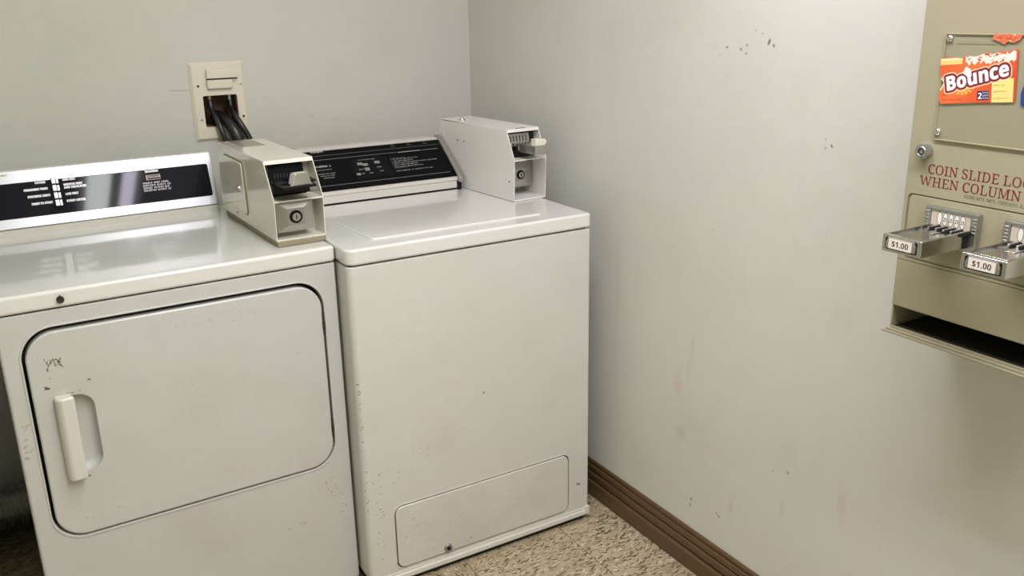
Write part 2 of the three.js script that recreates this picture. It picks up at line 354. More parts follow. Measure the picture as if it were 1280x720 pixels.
  const doorMat = phy({ map: doorTex, roughness: 0.36, clearcoat: 0.4, clearcoatRoughness: 0.2 });
  // a scooped hollow behind the grip
  const hollow = ext(rrect(-0.618, -0.5495, 0.51, 0.686, [0.018, 0.034, 0.032, 0.018]), -0.019, 0.035, 0.016, 6);
  const door = cut(panel(-0.6602, -0.0415, 0.3652, 0.8285, 0.06, -0.022, 0.0035, 0.0042, 4), hollow);
  planarUV(door, 0, -0.6605, -0.04, 1, 0.366, 0.832);
  const d = mesh('door', door, doorMat, t);
  mesh('door_gap_shade', panel(-0.6655, -0.0368, 0.3622, 0.8365, 0.063, -0.0295, -0.0225), M.darkHole, t);  // dark sheet in the pocket, standing in for shade in the door gap
  const rim = rrect(-0.671, -0.032, 0.356, 0.842, 0.068); rim.holes.push(rrect(-0.6668, -0.0359, 0.3609, 0.8378, 0.0645, THREE.Path));
  mesh('door_rim', ext(rim, -0.001, 0.0016, 0.0012, 2), frontMat, t);
  const hs = new THREE.Shape();                        // grip: profile in plan, swept up
  hs.moveTo(-0.6235, -0.004); hs.lineTo(-0.6225, -0.016); hs.quadraticCurveTo(-0.62, -0.027, -0.61, -0.0285); hs.lineTo(-0.592, -0.0265); hs.quadraticCurveTo(-0.5865, -0.0255, -0.587, -0.02); hs.quadraticCurveTo(-0.592, -0.008, -0.592, -0.0); hs.lineTo(-0.592, 0.012); hs.lineTo(-0.61, 0.012); hs.closePath();
  mesh('handle', [ext(hs, 0.503, 0.691, 0.0055, 5).rotateX(-Math.PI / 2)], M.handle, d);
  for (const [y0, y1] of [[0.703, 0.758], [0.436, 0.484]]) {
    const c = (y0 + y1) / 2, hl = (y1 - y0) / 2;
    mesh('hinge', [new THREE.CylinderGeometry(0.0032, 0.0032, hl * 2, 12).translate(-0.0405, c, 0.001), new THREE.CylinderGeometry(0.0042, 0.0042, hl * 0.7, 12).translate(-0.0402, c - hl * 0.2, 0.001), box(-0.044, -0.037, y0 + 0.004, y1 - 0.004, -0.02, 0.0)], M.rust, t);
  }
  // console
  const ZB = -0.55, ZT = -0.6, YB = 0.932, YT = 1.068, X0 = -W + 0.012, X1 = -0.1145;
  mesh('console', [prism([[ZB + 0.004, H - 0.004], [ZB + 0.003, YB - 0.004], [ZB - 0.002, YB], [ZT - 0.003, YT - 0.002], [ZT - 0.012, YT + 0.001], [-D + 0.002, YT - 0.006], [-D + 0.002, H - 0.004]], X0, X1, 0.001)], M.gloss, t);
  const tilt = Math.atan2(ZB - ZT, YT - YB), PL = Math.hypot(ZB - ZT, YT - YB);
  const onPanel = (g) => g.rotateX(-tilt).translate(0, YB, ZB);      // local: x as in the thing, y up the panel, z out of it
  const R = X1 - 0.0005, L = X0 + 0.001;
  const trim = rrect(L, R, 0.0, PL - 0.001, 0.003); trim.holes.push(rrect(L + 0.012, -0.1275, 0.0248, 0.1122, 0.005, THREE.Path));
  const aluBrushed = std({ color: '#b4b3b6', roughness: 0.3, metalness: 0.55 });
  mesh('panel_trim', onPanel(ext(trim, 0, 0.004, 0.0008, 2)), aluBrushed, t);
  const pw = 0.575, panelTex = canvas(2048, 320, (x, w, h) => {
    const S = w / pw, X = (lx) => (lx + 0.1275 + pw) * S, Y = (ly) => h - (ly - 0.0248) * S;
    x.fillStyle = '#0a0813'; x.fillRect(0, 0, w, h);
    const write = (s, lx, ly, size, al, wd) => { x.font = `bold ${size * S}px sans-serif`; x.textAlign = al; x.fillStyle = x.strokeStyle = '#f4f1f8'; x.lineWidth = 0.001 * S; x.strokeText(s, X(lx), Y(ly), wd * S); x.fillText(s, X(lx), Y(ly), wd * S); };
    write('COTTONS', -0.5266, 0.1058, 0.0068, 'right', 0.024); write('PERMANENT PRESS', -0.524, 0.0895, 0.0068, 'right', 0.054);
    write('SYNTHETIC KNITS', -0.521, 0.072, 0.0068, 'right', 0.051); write('PRESS TO START', -0.5185, 0.0537, 0.0068, 'right', 0.048);
    write('HIGH HEAT', -0.4875, 0.107, 0.0072, 'left', 0.03); write('MEDIUM HEAT', -0.487, 0.0945, 0.0072, 'left', 0.044); write('AND DELICATES', -0.487, 0.0868, 0.0072, 'left', 0.052);
    write('LOW HEAT', -0.4865, 0.07, 0.0072, 'left', 0.03); write('START DRYER', -0.487, 0.0525, 0.0072, 'left', 0.044);
    write('WARNING', -0.289, 0.1055, 0.007, 'left', 0.033);
    x.fillStyle = '#cfc4c4'; x.fillRect(X(-0.289), Y(0.0985), 0.036 * S, 0.0135 * S); x.fillStyle = '#5b3d3a'; x.fillRect(X(-0.2865), Y(0.0972), 0.031 * S, 0.0045 * S); scribble(x, X(-0.286), Y(0.0935), 0.029 * S, 0.0028 * S, '#d8cfcf'); x.fillStyle = '#2b2224'; x.fillRect(X(-0.286), Y(0.0905), 0.032 * S, 0.004 * S);
    for (let i = 0; i < 4; i++) scribble(x, X(-0.3 + (i === 0 ? 0.001 : 0)), Y(0.0745 - i * 0.0066), [0.063, 0.068, 0.066, 0.068][i] * S, 0.0056 * S, '#faf7ff');
    // worn, hazed stretch of the film between the two blocks of print
  });
  const glass = phy({ map: panelTex, roughness: 0.3, specularIntensity: 0.04, clearcoat: 0.28, clearcoatRoughness: 0.05 });
  const pg = ext(rrect(-0.1275 - pw + 0.003, -0.1275, 0.0248, 0.1122, 0.004), -0.002, 0.0022, 0.0004, 1);
  planarUV(pg, 0, -0.1275 - pw, -0.1275, 1, 0.0248, 0.0248 + pw * 320 / 2048);
  mesh('control_panel', onPanel(pg), glass, t);
  // switch block of four silver keys
  mesh('switch_frame', onPanel(panel(-0.5185, -0.4925, 0.038, 0.1215, 0.002, 0.0018, 0.0034)), M.blackPlate, t);
  for (let i = 0; i < 4; i++) mesh('switch_key', onPanel(merge([box(-0.514, -0.5035, 0.0, 0.0165, 0, 0.008, 0.0018), box(-0.5033, -0.497, 0.0005, 0.016, 0, 0.005, 0.0012)]).translate(0, 0.0435 + i * 0.0188, 0.003)), aluBrushed, t);
  mesh('badge', onPanel(planarUV(panel(-0.632, -0.607, 0.131, 0.1375, 0.001, 0.004, 0.0046), 0, -0.632, -0.607, 1, 0.131, 0.1375)), std({ map: canvas(256, 64, (x) => { x.fillStyle = '#b9b8b4'; x.fillRect(0, 0, 256, 64); x.fillStyle = '#2a2926'; x.font = 'italic bold 50px serif'; x.textAlign = 'center'; x.fillText('Whirlpool', 128, 48, 236); }), roughness: 0.4, metalness: 0.4 }), t);

  // coin meter
  const grp = new THREE.Group(); grp.name = 'coin_meter'; grp.position.set(-0.1136, H, 0); t.add(grp);
  grp.userData.label = 'cream coin box with a small locked side door';
  const w = 0.1186, y = (v) => v - H;
  const prof = { pts: [[-0.057, y(0.9255)], [-0.053, y(1.02)], [-0.108, y(1.1055)], [-0.496, y(1.1065)], [-0.522, y(0.938)], [-0.512, y(0.9255)]], bottom: y(0.9255), backTop: [-0.496, y(1.1065)], topFront: [-0.108, y(1.1055)], mid: [-0.053, y(1.02)], frontBottom: [-0.057, y(0.9255)], backWall: -0.5 };
  const o = coinMeter(grp, 'housing', M.meter, w, prof, y(1.02));
  mesh('base_flange', [slab(0.0, w + 0.002, -0.49, -0.052, 0.0005, 0.0128, [0.004, 0.016, 0.004, 0.004], 0.002, 2)], M.flange, grp);
  // side door, proud of the left side, with its cam lock
  const sd = [[-0.447, y(1.0835)], [-0.276, y(1.0825)], [-0.268, y(0.949)], [-0.392, y(0.952)]];
  const inset = (k) => { const c = sd.reduce((a, p) => [a[0] + p[0] / 4, a[1] + p[1] / 4], [0, 0]); return sd.map((p) => [c[0] + (p[0] - c[0]) * k, c[1] + (p[1] - c[1]) * k]); };
  const soft = (pts, r) => { const s = new THREE.Shape(); pts.forEach((p, i) => { const a = pts[(i + 3) % 4], b = pts[(i + 1) % 4], v = (q) => { const l = Math.hypot(q[0] - p[0], q[1] - p[1]); return [p[0] + (q[0] - p[0]) / l * r, p[1] + (q[1] - p[1]) / l * r]; }; const u = v(a), e = v(b); i ? s.lineTo(...u) : s.moveTo(...u); s.quadraticCurveTo(p[0], p[1], ...e); }); s.closePath(); return s; };
  const side = (pts, r, d0, d1, b) => ext(soft(pts, r), d0, d1, b, 2).rotateY(-Math.PI / 2).scale(1, 1, 1);   // shape x -> z, depth -> -x
  mesh('side_door_gasket', side(inset(1.0), 0.014, 0.0, 0.0022, 0.0005), M.flange, grp);
  mesh('side_door', side(inset(0.955), 0.013, 0.0006, 0.0052, 0.0018), M.meter, grp);
  mesh('side_door_lock', [new THREE.CylinderGeometry(0.0085, 0.009, 0.008, 20).rotateZ(Math.PI / 2).translate(-0.006, y(1.013), -0.309), new THREE.CylinderGeometry(0.005, 0.005, 0.003, 16).rotateZ(Math.PI / 2).translate(-0.0105, y(1.013), -0.309)], M.steel, grp);
  for (const [z, v] of [[-0.295, 1.052], [-0.287, 0.985], [-0.45, 1.0], [-0.37, 0.94]]) mesh('rivet', new THREE.SphereGeometry(0.0028, 10, 8).scale(0.6, 1, 1).translate(-0.0012, y(v), z), M.steel, grp);
  mesh('top_plate', [box(0.024, 0.085, y(1.1063), y(1.1072), -0.49, -0.36)], M.dullsteel, grp);
  // slot plate and slide
  const sl = (g) => g.rotateX(-0.26).translate(0, y(1.028), -0.098);
  mesh('slot_plate', sl(merge([panel(0.0125, 0.0955, -0.004, 0.07, 0.003, -0.003, 0.001, 0.0006, 1), ...[0.025, 0.054, 0.083].map((a) => new THREE.SphereGeometry(0.0028, 10, 8).scale(1, 1, 0.5).translate(a, 0.0605, 0.001))])), M.blackPlate, grp);
  mesh('coin_slot', sl(merge(Array.from({ length: 9 }, (_, i) => box(0.024 + i * 0.0075, 0.0252 + i * 0.0075, 0.037, 0.0465, 0.0008, 0.0022)))), std({ color: '#46464a', roughness: 0.5, metalness: 0.5 }), grp);
  mesh('coin_slide', [
    ext(new THREE.Shape([[0.012, 0.098], [0.0985, 0.098], [0.0855, 0.0], [0.0145, 0.0]].map((p) => new THREE.Vector2(...p))), 0, 0.006, 0.001, 2).rotateX(-Math.PI / 2).translate(0, y(1.055), -0.0),
    box(0.014, 0.03, y(1.061), y(1.066), -0.09, -0.03, 0.001), box(0.082, 0.096, y(1.061), y(1.066), -0.09, -0.03, 0.001),
    ...Array.from({ length: 6 }, (_, i) => box(0.034 + i * 0.008, 0.0365 + i * 0.008, y(1.061), y(1.0645), -0.09, -0.045)),
    box(0.0115, 0.0985, y(1.03), y(1.052), -0.1, -0.085)], M.black, grp);
  const kn = new THREE.Shape(); kn.moveTo(-0.024, 0); kn.lineTo(-0.0185, 0.021); kn.quadraticCurveTo(-0.017, 0.0275, -0.011, 0.0278); kn.lineTo(0.014, 0.0275); kn.quadraticCurveTo(0.018, 0.027, 0.019, 0.022); kn.lineTo(0.0235, 0.004); kn.lineTo(0.03, 0);
  mesh('slide_grip', ext(kn, -0.011, 0.011, 0.003, 3).rotateY(0.1).translate(0.051, y(1.0608), -0.012), M.chrome, grp);
  lockPlate(grp, 0.0515, y(0.9785), -0.069, 0.044, 0.035, 0.0148);
}

// ------------------------------------------------------------------ washer
{
  const W = 0.6773, D = 0.72, H = 0.9132, SEAM = 0.8749, SILL = 0.0155;
  const t = thing('washing_machine', 'white top-loading washer with a sloped black panel in the room corner beside dark skirting', 'washer', [-0.0919, 0, 0.8259], 0.0035);
  const frontTex = enamelMap(1024, 1340, '#d2d1c9', (x, w, h) => {
    const P = (a, b) => [(a + W) / W * w, (1 - b / 0.885) * h];
    flecks(x, ...P(-0.64, 0.2), 18, 260, 36, 1, 5, 'rgba(120,98,66,0.5)');
    flecks(x, ...P(-0.67, 0.45), 5, 330, 40, 1, 4, 'rgba(96,74,46,0.55)');
    flecks(x, ...P(-0.58, 0.32), 60, 50, 14, 1, 3.5, 'rgba(96,84,66,0.5)');
    flecks(x, ...P(-0.5, 0.36), 30, 20, 5, 1.5, 4, 'rgba(96,84,66,0.55)');
    flecks(x, ...P(-0.33, 0.48), 14, 3, 5, 2, 6, 'rgba(110,98,80,0.5)');
    flecks(x, ...P(-0.03, 0.12), 20, 6, 7, 2, 7, 'rgba(90,78,62,0.55)');
    flecks(x, ...P(-0.56, 0.04), 60, 14, 14, 1, 5, 'rgba(100,84,60,0.45)');
    flecks(x, ...P(-0.03, 0.85), 16, 40, 6, 1, 3, 'rgba(140,110,70,0.45)');
    flecks(x, ...P(-0.55, 0.75), 60, 90, 6, 1, 2, 'rgba(110,96,74,0.5)');
    flecks(x, ...P(-0.2, 0.35), 120, 120, 9, 0.8, 2, 'rgba(110,96,74,0.4)');
  });
  const frontMat = phy({ map: frontTex, roughness: 0.36, clearcoat: 0.4, clearcoatRoughness: 0.2 });
  const body = cut(slab(-W, 0, -D, 0, SILL + 0.02, SEAM - 0.0035, [0.016, 0.005, 0.006, 0.006], 0.003, 2), panel(-0.6022, -0.0678, 0.0448, 0.2287, 0.0235, -0.016, 0.02));
  planarUV(body, 0, -W, 0, 1, 0, 0.885);
  mesh('cabinet', body, frontMat, t);
  mesh('seam_backing', slab(-W + 0.008, -0.006, -D + 0.01, -0.007, SEAM - 0.008, SEAM + 0.002, 0.008), M.darkHole, t);
  const hemP = [[-0.02, SILL + 0.024], [0.0005, SILL + 0.024], [0.0025, SILL + 0.021], [0.001, SILL + 0.018], [0.0055, SILL + 0.014], [0.0065, SILL + 0.004], [0.004, SILL], [-0.02, SILL]];
  mesh('bottom_hem', [prism(hemP, -W + 0.006, -0.006, 0.0006), box(-0.012, 0.0012, SILL + 0.0015, SILL + 0.028, -0.012, 0.009, 0.003), box(-W + 0.02, -0.02, SILL + 0.004, SILL + 0.03, -D + 0.02, -0.03)], M.enamel, t);
  mesh('shade_under_hem', box(-W + 0.012, -0.014, 0.001, SILL + 0.006, -D + 0.02, -0.006), M.darkHole, t);  // black box standing in for the shade beneath the washer
  for (const x of [-W + 0.05, -0.05]) for (const z of [-D + 0.06, -0.03]) mesh('levelling_foot', [new THREE.CylinderGeometry(0.016, 0.02, 0.018, 16).translate(x, 0.009, z)], M.black, t);
  const apTex = enamelMap(512, 256, '#d2d1c9', (x, w, h) => { flecks(x, w * 0.4, h * 0.6, 200, 90, 12, 0.8, 2.2, 'rgba(110,96,74,0.4)'); flecks(x, w * 0.08, h * 0.4, 20, 60, 10, 0.8, 3, 'rgba(100,88,70,0.45)'); flecks(x, w * 0.3, h * 0.88, 60, 14, 8, 0.8, 3, 'rgba(110,90,60,0.5)'); });
  const ap = mesh('access_panel', planarUV(panel(-0.599, -0.071, 0.048, 0.2255, 0.021, -0.011, 0.0024, 0.003, 3), 0, -0.599, -0.071, 1, 0.048, 0.2255), phy({ map: apTex, roughness: 0.36, clearcoat: 0.4, clearcoatRoughness: 0.2 }), t);
  mesh('panel_lock', [cyl(0.0115, 0.0125, 0.005).translate(-0.4567, 0.0615, 0.003), new THREE.TorusGeometry(0.0095, 0.0018, 8, 24).translate(-0.4567, 0.0615, 0.0055)], M.dullsteel, ap);
  mesh('panel_lock_core', [cyl(0.0052, 0.0052, 0.004).translate(-0.4567, 0.0615, 0.0062)], M.darkHole, ap);
  mesh('panel_gap_shade', panel(-0.6018, -0.0682, 0.0452, 0.2283, 0.023, -0.0155, -0.0112), M.darkHole, t);  // dark backing that paints the shade around the access panel
  const apRim = rrect(-0.6045, -0.0655, 0.0425, 0.231, 0.0255); apRim.holes.push(rrect(-0.6024, -0.0676, 0.0446, 0.2289, 0.0237, THREE.Path));
  mesh('panel_rim', ext(apRim, -0.001, 0.0013, 0.0006, 2), M.enamel, t);
  // top and lid
  const topTex = enamelMap(1024, 1024, '#e2e1db', (x, w, h) => { flecks(x, w * 0.91, h * 0.985, 22, 3, 4, 2, 5, 'rgba(80,70,56,0.7)'); flecks(x, w * 0.06, h * 0.74, 14, 10, 3, 1, 3, 'rgba(100,88,70,0.6)'); flecks(x, w * 0.75, h * 0.6, 60, 90, 5, 8, 40, 'rgba(160,164,160,0.2)'); flecks(x, w * 0.72, h * 0.93, 12, 4, 3, 1, 4, 'rgba(110,96,74,0.6)'); });
  const topMat = phy({ map: topTex, roughness: 0.28, clearcoat: 0.9, clearcoatRoughness: 0.1 });
  mesh('top', planarUV(slab(-W - 0.001, 0.002, -D, 0.004, SEAM, H, [0.022, 0.012, 0.006, 0.006], 0.0065, 4), 0, -W, 0, 2, -D, 0), topMat, t);
  const cx = 0.0919, cz = -0.8259;
  const lid = new THREE.Shape(), lp = [[-0.705, 0.352], [-0.682, 0.7675], [-0.206, 0.7675], [-0.237, 0.352]].map(([x, z]) => [x + cx, -(z + cz)]);
  lp.forEach((p, i) => { const r = [0.004, 0.018, 0.012, 0.004][i], a = lp[(i + 3) % 4], b = lp[(i + 1) % 4], v = (q) => { const l = Math.hypot(q[0] - p[0], q[1] - p[1]); return [p[0] + (q[0] - p[0]) / l * r, p[1] + (q[1] - p[1]) / l * r]; }; i ? lid.lineTo(...v(a)) : lid.moveTo(...v(a)); lid.quadraticCurveTo(p[0], p[1], ...v(b)); });
  mesh('lid', planarUV(ext(lid, H - 0.002, H + 0.0035, 0.0026, 3).rotateX(-Math.PI / 2), 0, -W, 0, 2, -D, 0), topMat, t);
  // console; z below is the world's, shifted into the thing
  const Z = (z) => z + cz, X = (x) => x + cx;
  const CX0 = X(-0.678), CX1 = X(-0.232);
  mesh('console', [prism([[Z(0.338), H + 0.0062], [Z(0.338), 0.94], [Z(0.341), 0.943], [Z(0.3405), 0.9515], [Z(0.335), 0.9535], [Z(0.214), 1.0475], [Z(0.2145), 1.052], [Z(0.2), 1.0555], [Z(0.125), 1.05], [Z(0.118), H + 0.0062]], CX0, CX1, 0.0008)], M.enamel, t);
  mesh('console_seam_shade', box(CX0 + 0.004, CX1 - 0.004, H - 0.001, H + 0.0064, Z(0.125), Z(0.3345)), M.darkHole, t);  // dark strip put in as the shadow line below the console
  const wt = Math.atan2(0.125, 0.096), PL = 0.1576;
  const onP = (g) => g.rotateX(-wt).translate(X(-0.23), 0.952, Z(0.34));
  const ptex = canvas(2048, 740, (x, w, h) => {
    const S = w / 0.436, PX = (a) => (a + 0.437) * S, PY = (b) => h - (b - 0.0005) * S;
    x.fillStyle = '#08080a'; x.fillRect(0, 0, w, h);
    const line = (a, b, y, c = '#8b8b88', k = 0.0014) => { x.fillStyle = c; x.fillRect(PX(a), PY(y) - k * S / 2, (b - a) * S, k * S); };
    line(-0.424, -0.002, 0.1375, '#6f6f6d'); line(-0.424, -0.153, 0.1215); line(-0.149, -0.074, 0.1205, '#b4b4b1', 0.0022); line(-0.069, -0.018, 0.1205, '#8b8b88', 0.0018); line(-0.426, -0.0165, 0.0215);
    x.fillStyle = '#121214'; x.fillRect(PX(-0.303), PY(0.112), 0.112 * S, 0.076 * S);
    x.fillStyle = '#b4b4b0'; x.font = `italic bold ${0.0085 * S}px serif`; x.textAlign = 'left'; x.fillText('Whirlpool', PX(-0.408), PY(0.1515), 0.038 * S); x.strokeStyle = '#b4b4b0'; x.lineWidth = 0.0006 * S; x.strokeText('Whirlpool', PX(-0.408), PY(0.1515), 0.038 * S);
    scribble(x, PX(-0.41), PY(0.0925), 0.043 * S, 0.0075 * S, '#d2d2ce'); x.font = `${0.0058 * S}px sans-serif`; x.fillStyle = '#aaa'; x.fillText('Commercial Washer', PX(-0.415), PY(0.0805), 0.05 * S);
    scribble(x, PX(-0.41), PY(0.0655), 0.048 * S, 0.0038 * S, '#b4b4b1'); scribble(x, PX(-0.407), PY(0.0575), 0.044 * S, 0.0038 * S, '#b4b4b1'); scribble(x, PX(-0.4), PY(0.0495), 0.03 * S, 0.0038 * S, '#b4b4b1');
    scribble(x, PX(-0.279), PY(0.104), 0.05 * S, 0.0034 * S, '#b4b4b1');
    for (const [a, b, ww, hh] of [[-0.287, 0.0865, 0.016, 0.0095], [-0.272, 0.082, 0.016, 0.009], [-0.234, 0.0865, 0.016, 0.0095], [-0.271, 0.0625, 0.014, 0.0115], [-0.3015, 0.0485, 0.012, 0.008]]) { x.fillStyle = '#9a9a97'; x.beginPath(); x.roundRect(PX(a), PY(b + hh), ww * S, hh * S, 6); x.fill(); scribble(x, PX(a + 0.001), PY(b + hh * 0.3), (ww - 0.003) * S, hh * 0.4 * S, '#2b2b2b'); }
    for (const [a, b, ww] of [[-0.289, 0.0675, 0.017], [-0.233, 0.0695, 0.014], [-0.229, 0.0535, 0.011], [-0.285, 0.0512, 0.008], [-0.262, 0.0505, 0.011]]) scribble(x, PX(a), PY(b), ww * S, 0.0042 * S, '#b4b4b1');
    x.strokeStyle = '#77777a'; x.lineWidth = 0.0008 * S; x.strokeRect(PX(-0.181), PY(0.0995), 0.044 * S, 0.04 * S);
    const rows = [[-0.176, 0.0925, 0.083], [-0.176, 0.0845, 0.06], [-0.177, 0.0768, 0.138], [-0.178, 0.069, 0.075], [-0.178, 0.0612, 0.09]];
    for (const [a, b, ww] of rows) scribble(x, PX(a), PY(b), ww * S, 0.0042 * S, '#b4b4b1');
    scribble(x, PX(-0.181), PY(0.0455), 0.116 * S, 0.0046 * S, '#a0a09d');
    for (const [a, b] of [[-0.16, 0.151], [-0.108, 0.1515], [-0.055, 0.152]]) { scribble(x, PX(a), PY(b), 0.01 * S, 0.004 * S, '#77746f'); scribble(x, PX(a - 0.002), PY(b - 0.0075), 0.014 * S, 0.0036 * S, '#77746f'); }
  });
  mesh('control_panel', onP(planarUV(panel(-0.437, -0.001, 0.0035, 0.157, 0.002, -0.001, 0.002, 0.0005, 1), 0, -0.437, -0.001, 1, 0.0005, 0.158)), phy({ map: ptex, roughness: 0.45, specularIntensity: 0.25 }), t);
  // end caps: grey metal strips down the slope
  for (const x of [CX1, CX0 - 0.012]) {
    const pr = [[Z(0.352), 0.938], [Z(0.353), 0.9485], [Z(0.347), 0.9555], [Z(0.215), 1.0585], [Z(0.203), 1.0625], [Z(0.19), 1.061], [Z(0.188), 1.05], [Z(0.33), 0.94]];
    mesh('end_cap', prism(pr, x, x + 0.0135, 0.0022), M.endcap, t);
  }
  mesh('console_foot', [box(X(-0.2335), X(-0.2205), H + 0.0005, 0.9405, Z(0.28), Z(0.343), 0.001)], M.black, t);

  // coin meter, turned a little from the cabinet
  const grp = new THREE.Group(); grp.name = 'coin_meter'; grp.position.set(X(-0.189), H, Z(0.5979)); grp.rotation.y = 4 * Math.PI / 180 - 0.0035; t.add(grp);
  grp.userData.label = 'plain white coin box with a chrome knob on top';
  const w = 0.109, y = (v) => v - H;
  const prof = { pts: [[0.0, y(0.9142)], [0.004, y(1.032)], [-0.033, y(1.1105)], [-0.396, y(1.106)], [-0.396, y(0.9142)]], bottom: y(0.9142), backTop: [-0.396, y(1.1105)], topFront: [-0.033, y(1.1105)], mid: [0.004, y(1.03)], frontBottom: [0.0, y(0.9142)], backWall: -0.39 };
  coinMeter(grp, 'housing', M.meterMatt, w, prof, y(1.03));
  mesh('top_knob', [new THREE.SphereGeometry(0.0092, 20, 12).scale(1, 0.85, 1).translate(0.0238, y(1.1128), -0.303), new THREE.CylinderGeometry(0.0105, 0.011, 0.003, 20).translate(0.0238, y(1.112), -0.303)], M.chrome, grp);
  mesh('lip_slot', [box(0.036, 0.066, y(1.1095), y(1.1113), -0.041, -0.036)], M.darkHole, grp);
  for (const [z, v, r] of [[-0.293, 1.055, 0.0027], [-0.258, 1.0553, 0.0024], [-0.022, 0.9683, 0.0024]]) mesh('rivet', new THREE.SphereGeometry(r, 10, 8).scale(0.5, 1, 1).translate(-0.0004, y(v), z), M.rust, grp);
  const sl = (g) => g.rotateX(-0.2).translate(0, y(1.034), -0.036);
  mesh('slot_plate', sl(merge([panel(0.008, 0.1, -0.002, 0.066, 0.002, -0.003, 0.001, 0.0006, 1)])), M.black, grp);
  mesh('coin_slot', sl(merge([panel(0.012, 0.084, 0.036, 0.062, 0.002, 0.0008, 0.0024), ...Array.from({ length: 6 }, (_, i) => box(0.018 + i * 0.0105, 0.0235 + i * 0.0105, 0.027, 0.04, 0.0008, 0.006, 0.001))])), M.dullsteel, grp);
  mesh('coin_opening', sl(merge(Array.from({ length: 6 }, (_, i) => box(0.0195 + i * 0.0105, 0.022 + i * 0.0105, 0.038, 0.057, 0.001, 0.0028)))), M.darkHole, grp);
  const tray = cut(box(0.031, 0.079, y(1.049), y(1.073), -0.034, 0.06, 0.002), box(0.0345, 0.0755, y(1.066), y(1.08), -0.04, 0.03), box(0.026, 0.0335, y(1.054), y(1.068), -0.02, 0.028));
  mesh('coin_slide', tray, M.steel, grp);
  const kn = new THREE.Shape(); kn.moveTo(-0.018, 0); kn.lineTo(-0.018, 0.018); kn.lineTo(0.009, 0.018); kn.absarc(0.009, 0.009, 0.009, Math.PI / 2, -Math.PI / 2, true); kn.closePath();
  mesh('slide_grip', ext(kn, -0.012, 0.012, 0.002, 3).translate(0.053, y(1.0725), 0.046), M.meter, grp);
  lockPlate(grp, 0.0565, y(0.978), -0.056, 0.045, 0.036, 0.0125);
}

// ------------------------------------------------------------------ outlet box and hoses on the back wall
{
  const t = thing('washer_outlet_box', 'ivory recessed washer hose box with a yellowed cover above its dark opening', 'outlet box', [-0.825, 1.0755, 0]);
  const ox = 0.825, oy = -1.0755;
  const A = [-0.9035 + ox, 0, -0.7465 + ox, 0.2235], c = 0.0085, B = [A[0] + c, A[1] + c, A[2] - c, A[3] - c], fp = [];
  const ring = (r, z) => [[r[0], r[1], z], [r[2], r[1], z], [r[2], r[3], z], [r[0], r[3], z]], lo = ring(A, 0.0003), mid = ring(A, 0.0015), hi = ring(B, 0.0082);
  for (const [p, q] of [[lo, mid], [mid, hi]]) for (let i = 0; i < 4; i++) { const n = (i + 1) % 4; fp.push(...p[i], ...p[n], ...q[n], ...p[i], ...q[n], ...q[i]); }
  const sides = new THREE.BufferGeometry(); sides.setAttribute('position', new THREE.Float32BufferAttribute(fp, 3)); sides.computeVertexNormals();
  const fr = rrect(B[0], B[2], B[1], B[3], 0); fr.holes.push(rrect(-0.872 + ox, -0.775 + ox, 1.116 + oy, 1.205 + oy, 0.005, THREE.Path));
  mesh('face_plate', [sides, ext(fr, 0.0052, 0.0082)], M.ivory, t);
  const r0 = [-0.8735 + ox, -0.7735 + ox, 1.1145 + oy, 1.2065 + oy];
  mesh('recess', [box(r0[0], r0[1], r0[2], r0[3], -0.085, -0.08), box(r0[0], r0[0] + 0.003, r0[2], r0[3], -0.08, 0), box(r0[1] - 0.003, r0[1], r0[2], r0[3], -0.08, 0), box(r0[0], r0[1], r0[2], r0[2] + 0.003, -0.08, 0), box(r0[0], r0[1], r0[3] - 0.003, r0[3], -0.08, 0)], M.recess, t);
  mesh('valve_cover', [panel(-0.8575 + ox, -0.785 + ox, 1.2235 + oy, 1.279 + oy, 0.006, 0.006, 0.021, 0.004, 3)], M.ivory, t);
  mesh('valve_lever', [box(-0.8585 + ox, -0.771 + ox, 1.2495 + oy, 1.2535 + oy, 0.018, 0.0225, 0.0015)], M.black, t);
  for (const [x, y, m] of [[-0.8815, 1.233, M.rust], [-0.7602, 1.233, M.dullsteel], [-0.882, 1.138, M.dullsteel], [-0.762, 1.1405, M.rust]]) mesh('screw', [new THREE.SphereGeometry(0.0034, 12, 8).scale(1, 1, 0.5).translate(x + ox, y + oy, 0.0085)], m, t);
  for (const x of [-0.848, -0.79]) mesh('valve_stem', [new THREE.CylinderGeometry(0.0065, 0.0065, 0.016, 14).translate(x + ox, 1.196 + oy, -0.022), new THREE.CylinderGeometry(0.0085, 0.0085, 0.006, 6).translate(x + ox, 1.187 + oy, -0.022)], M.dullsteel, t);
  const hose = (pts, r, label, name) => {
    const c = new THREE.CatmullRomCurve3(pts.map((p) => new THREE.Vector3(...p)));
    return tag(mesh(name, mergeVertices(new THREE.TubeGeometry(c, 60, r, 14)), M.rubber), label, 'hose');
  };
  hose([[-0.848, 1.189, -0.022], [-0.8475, 1.165, -0.012], [-0.842, 1.14, 0.012], [-0.834, 1.105, 0.03], [-0.825, 1.065, 0.032], [-0.81, 0.98, 0.034], [-0.79, 0.6, 0.036]], 0.0085, 'thin black hose at the left of the opening in the ivory wall box', 'water_hose');
  hose([[-0.79, 1.186, -0.022], [-0.79, 1.165, -0.012], [-0.7875, 1.145, 0.012], [-0.775, 1.115, 0.03], [-0.757, 1.075, 0.033], [-0.735, 1.0, 0.034], [-0.71, 0.6, 0.036]], 0.0085, 'thin black hose at the right of the opening in the ivory wall box', 'water_hose');
  hose([[-0.83, 1.14, -0.055], [-0.824, 1.142, -0.03], [-0.812, 1.13, 0.002], [-0.797, 1.1, 0.028], [-0.787, 1.06, 0.036], [-0.775, 0.98, 0.037], [-0.755, 0.6, 0.037]], 0.0175, 'thick black drain hose in the middle of the opening in the ivory wall box', 'drain_hose');
}

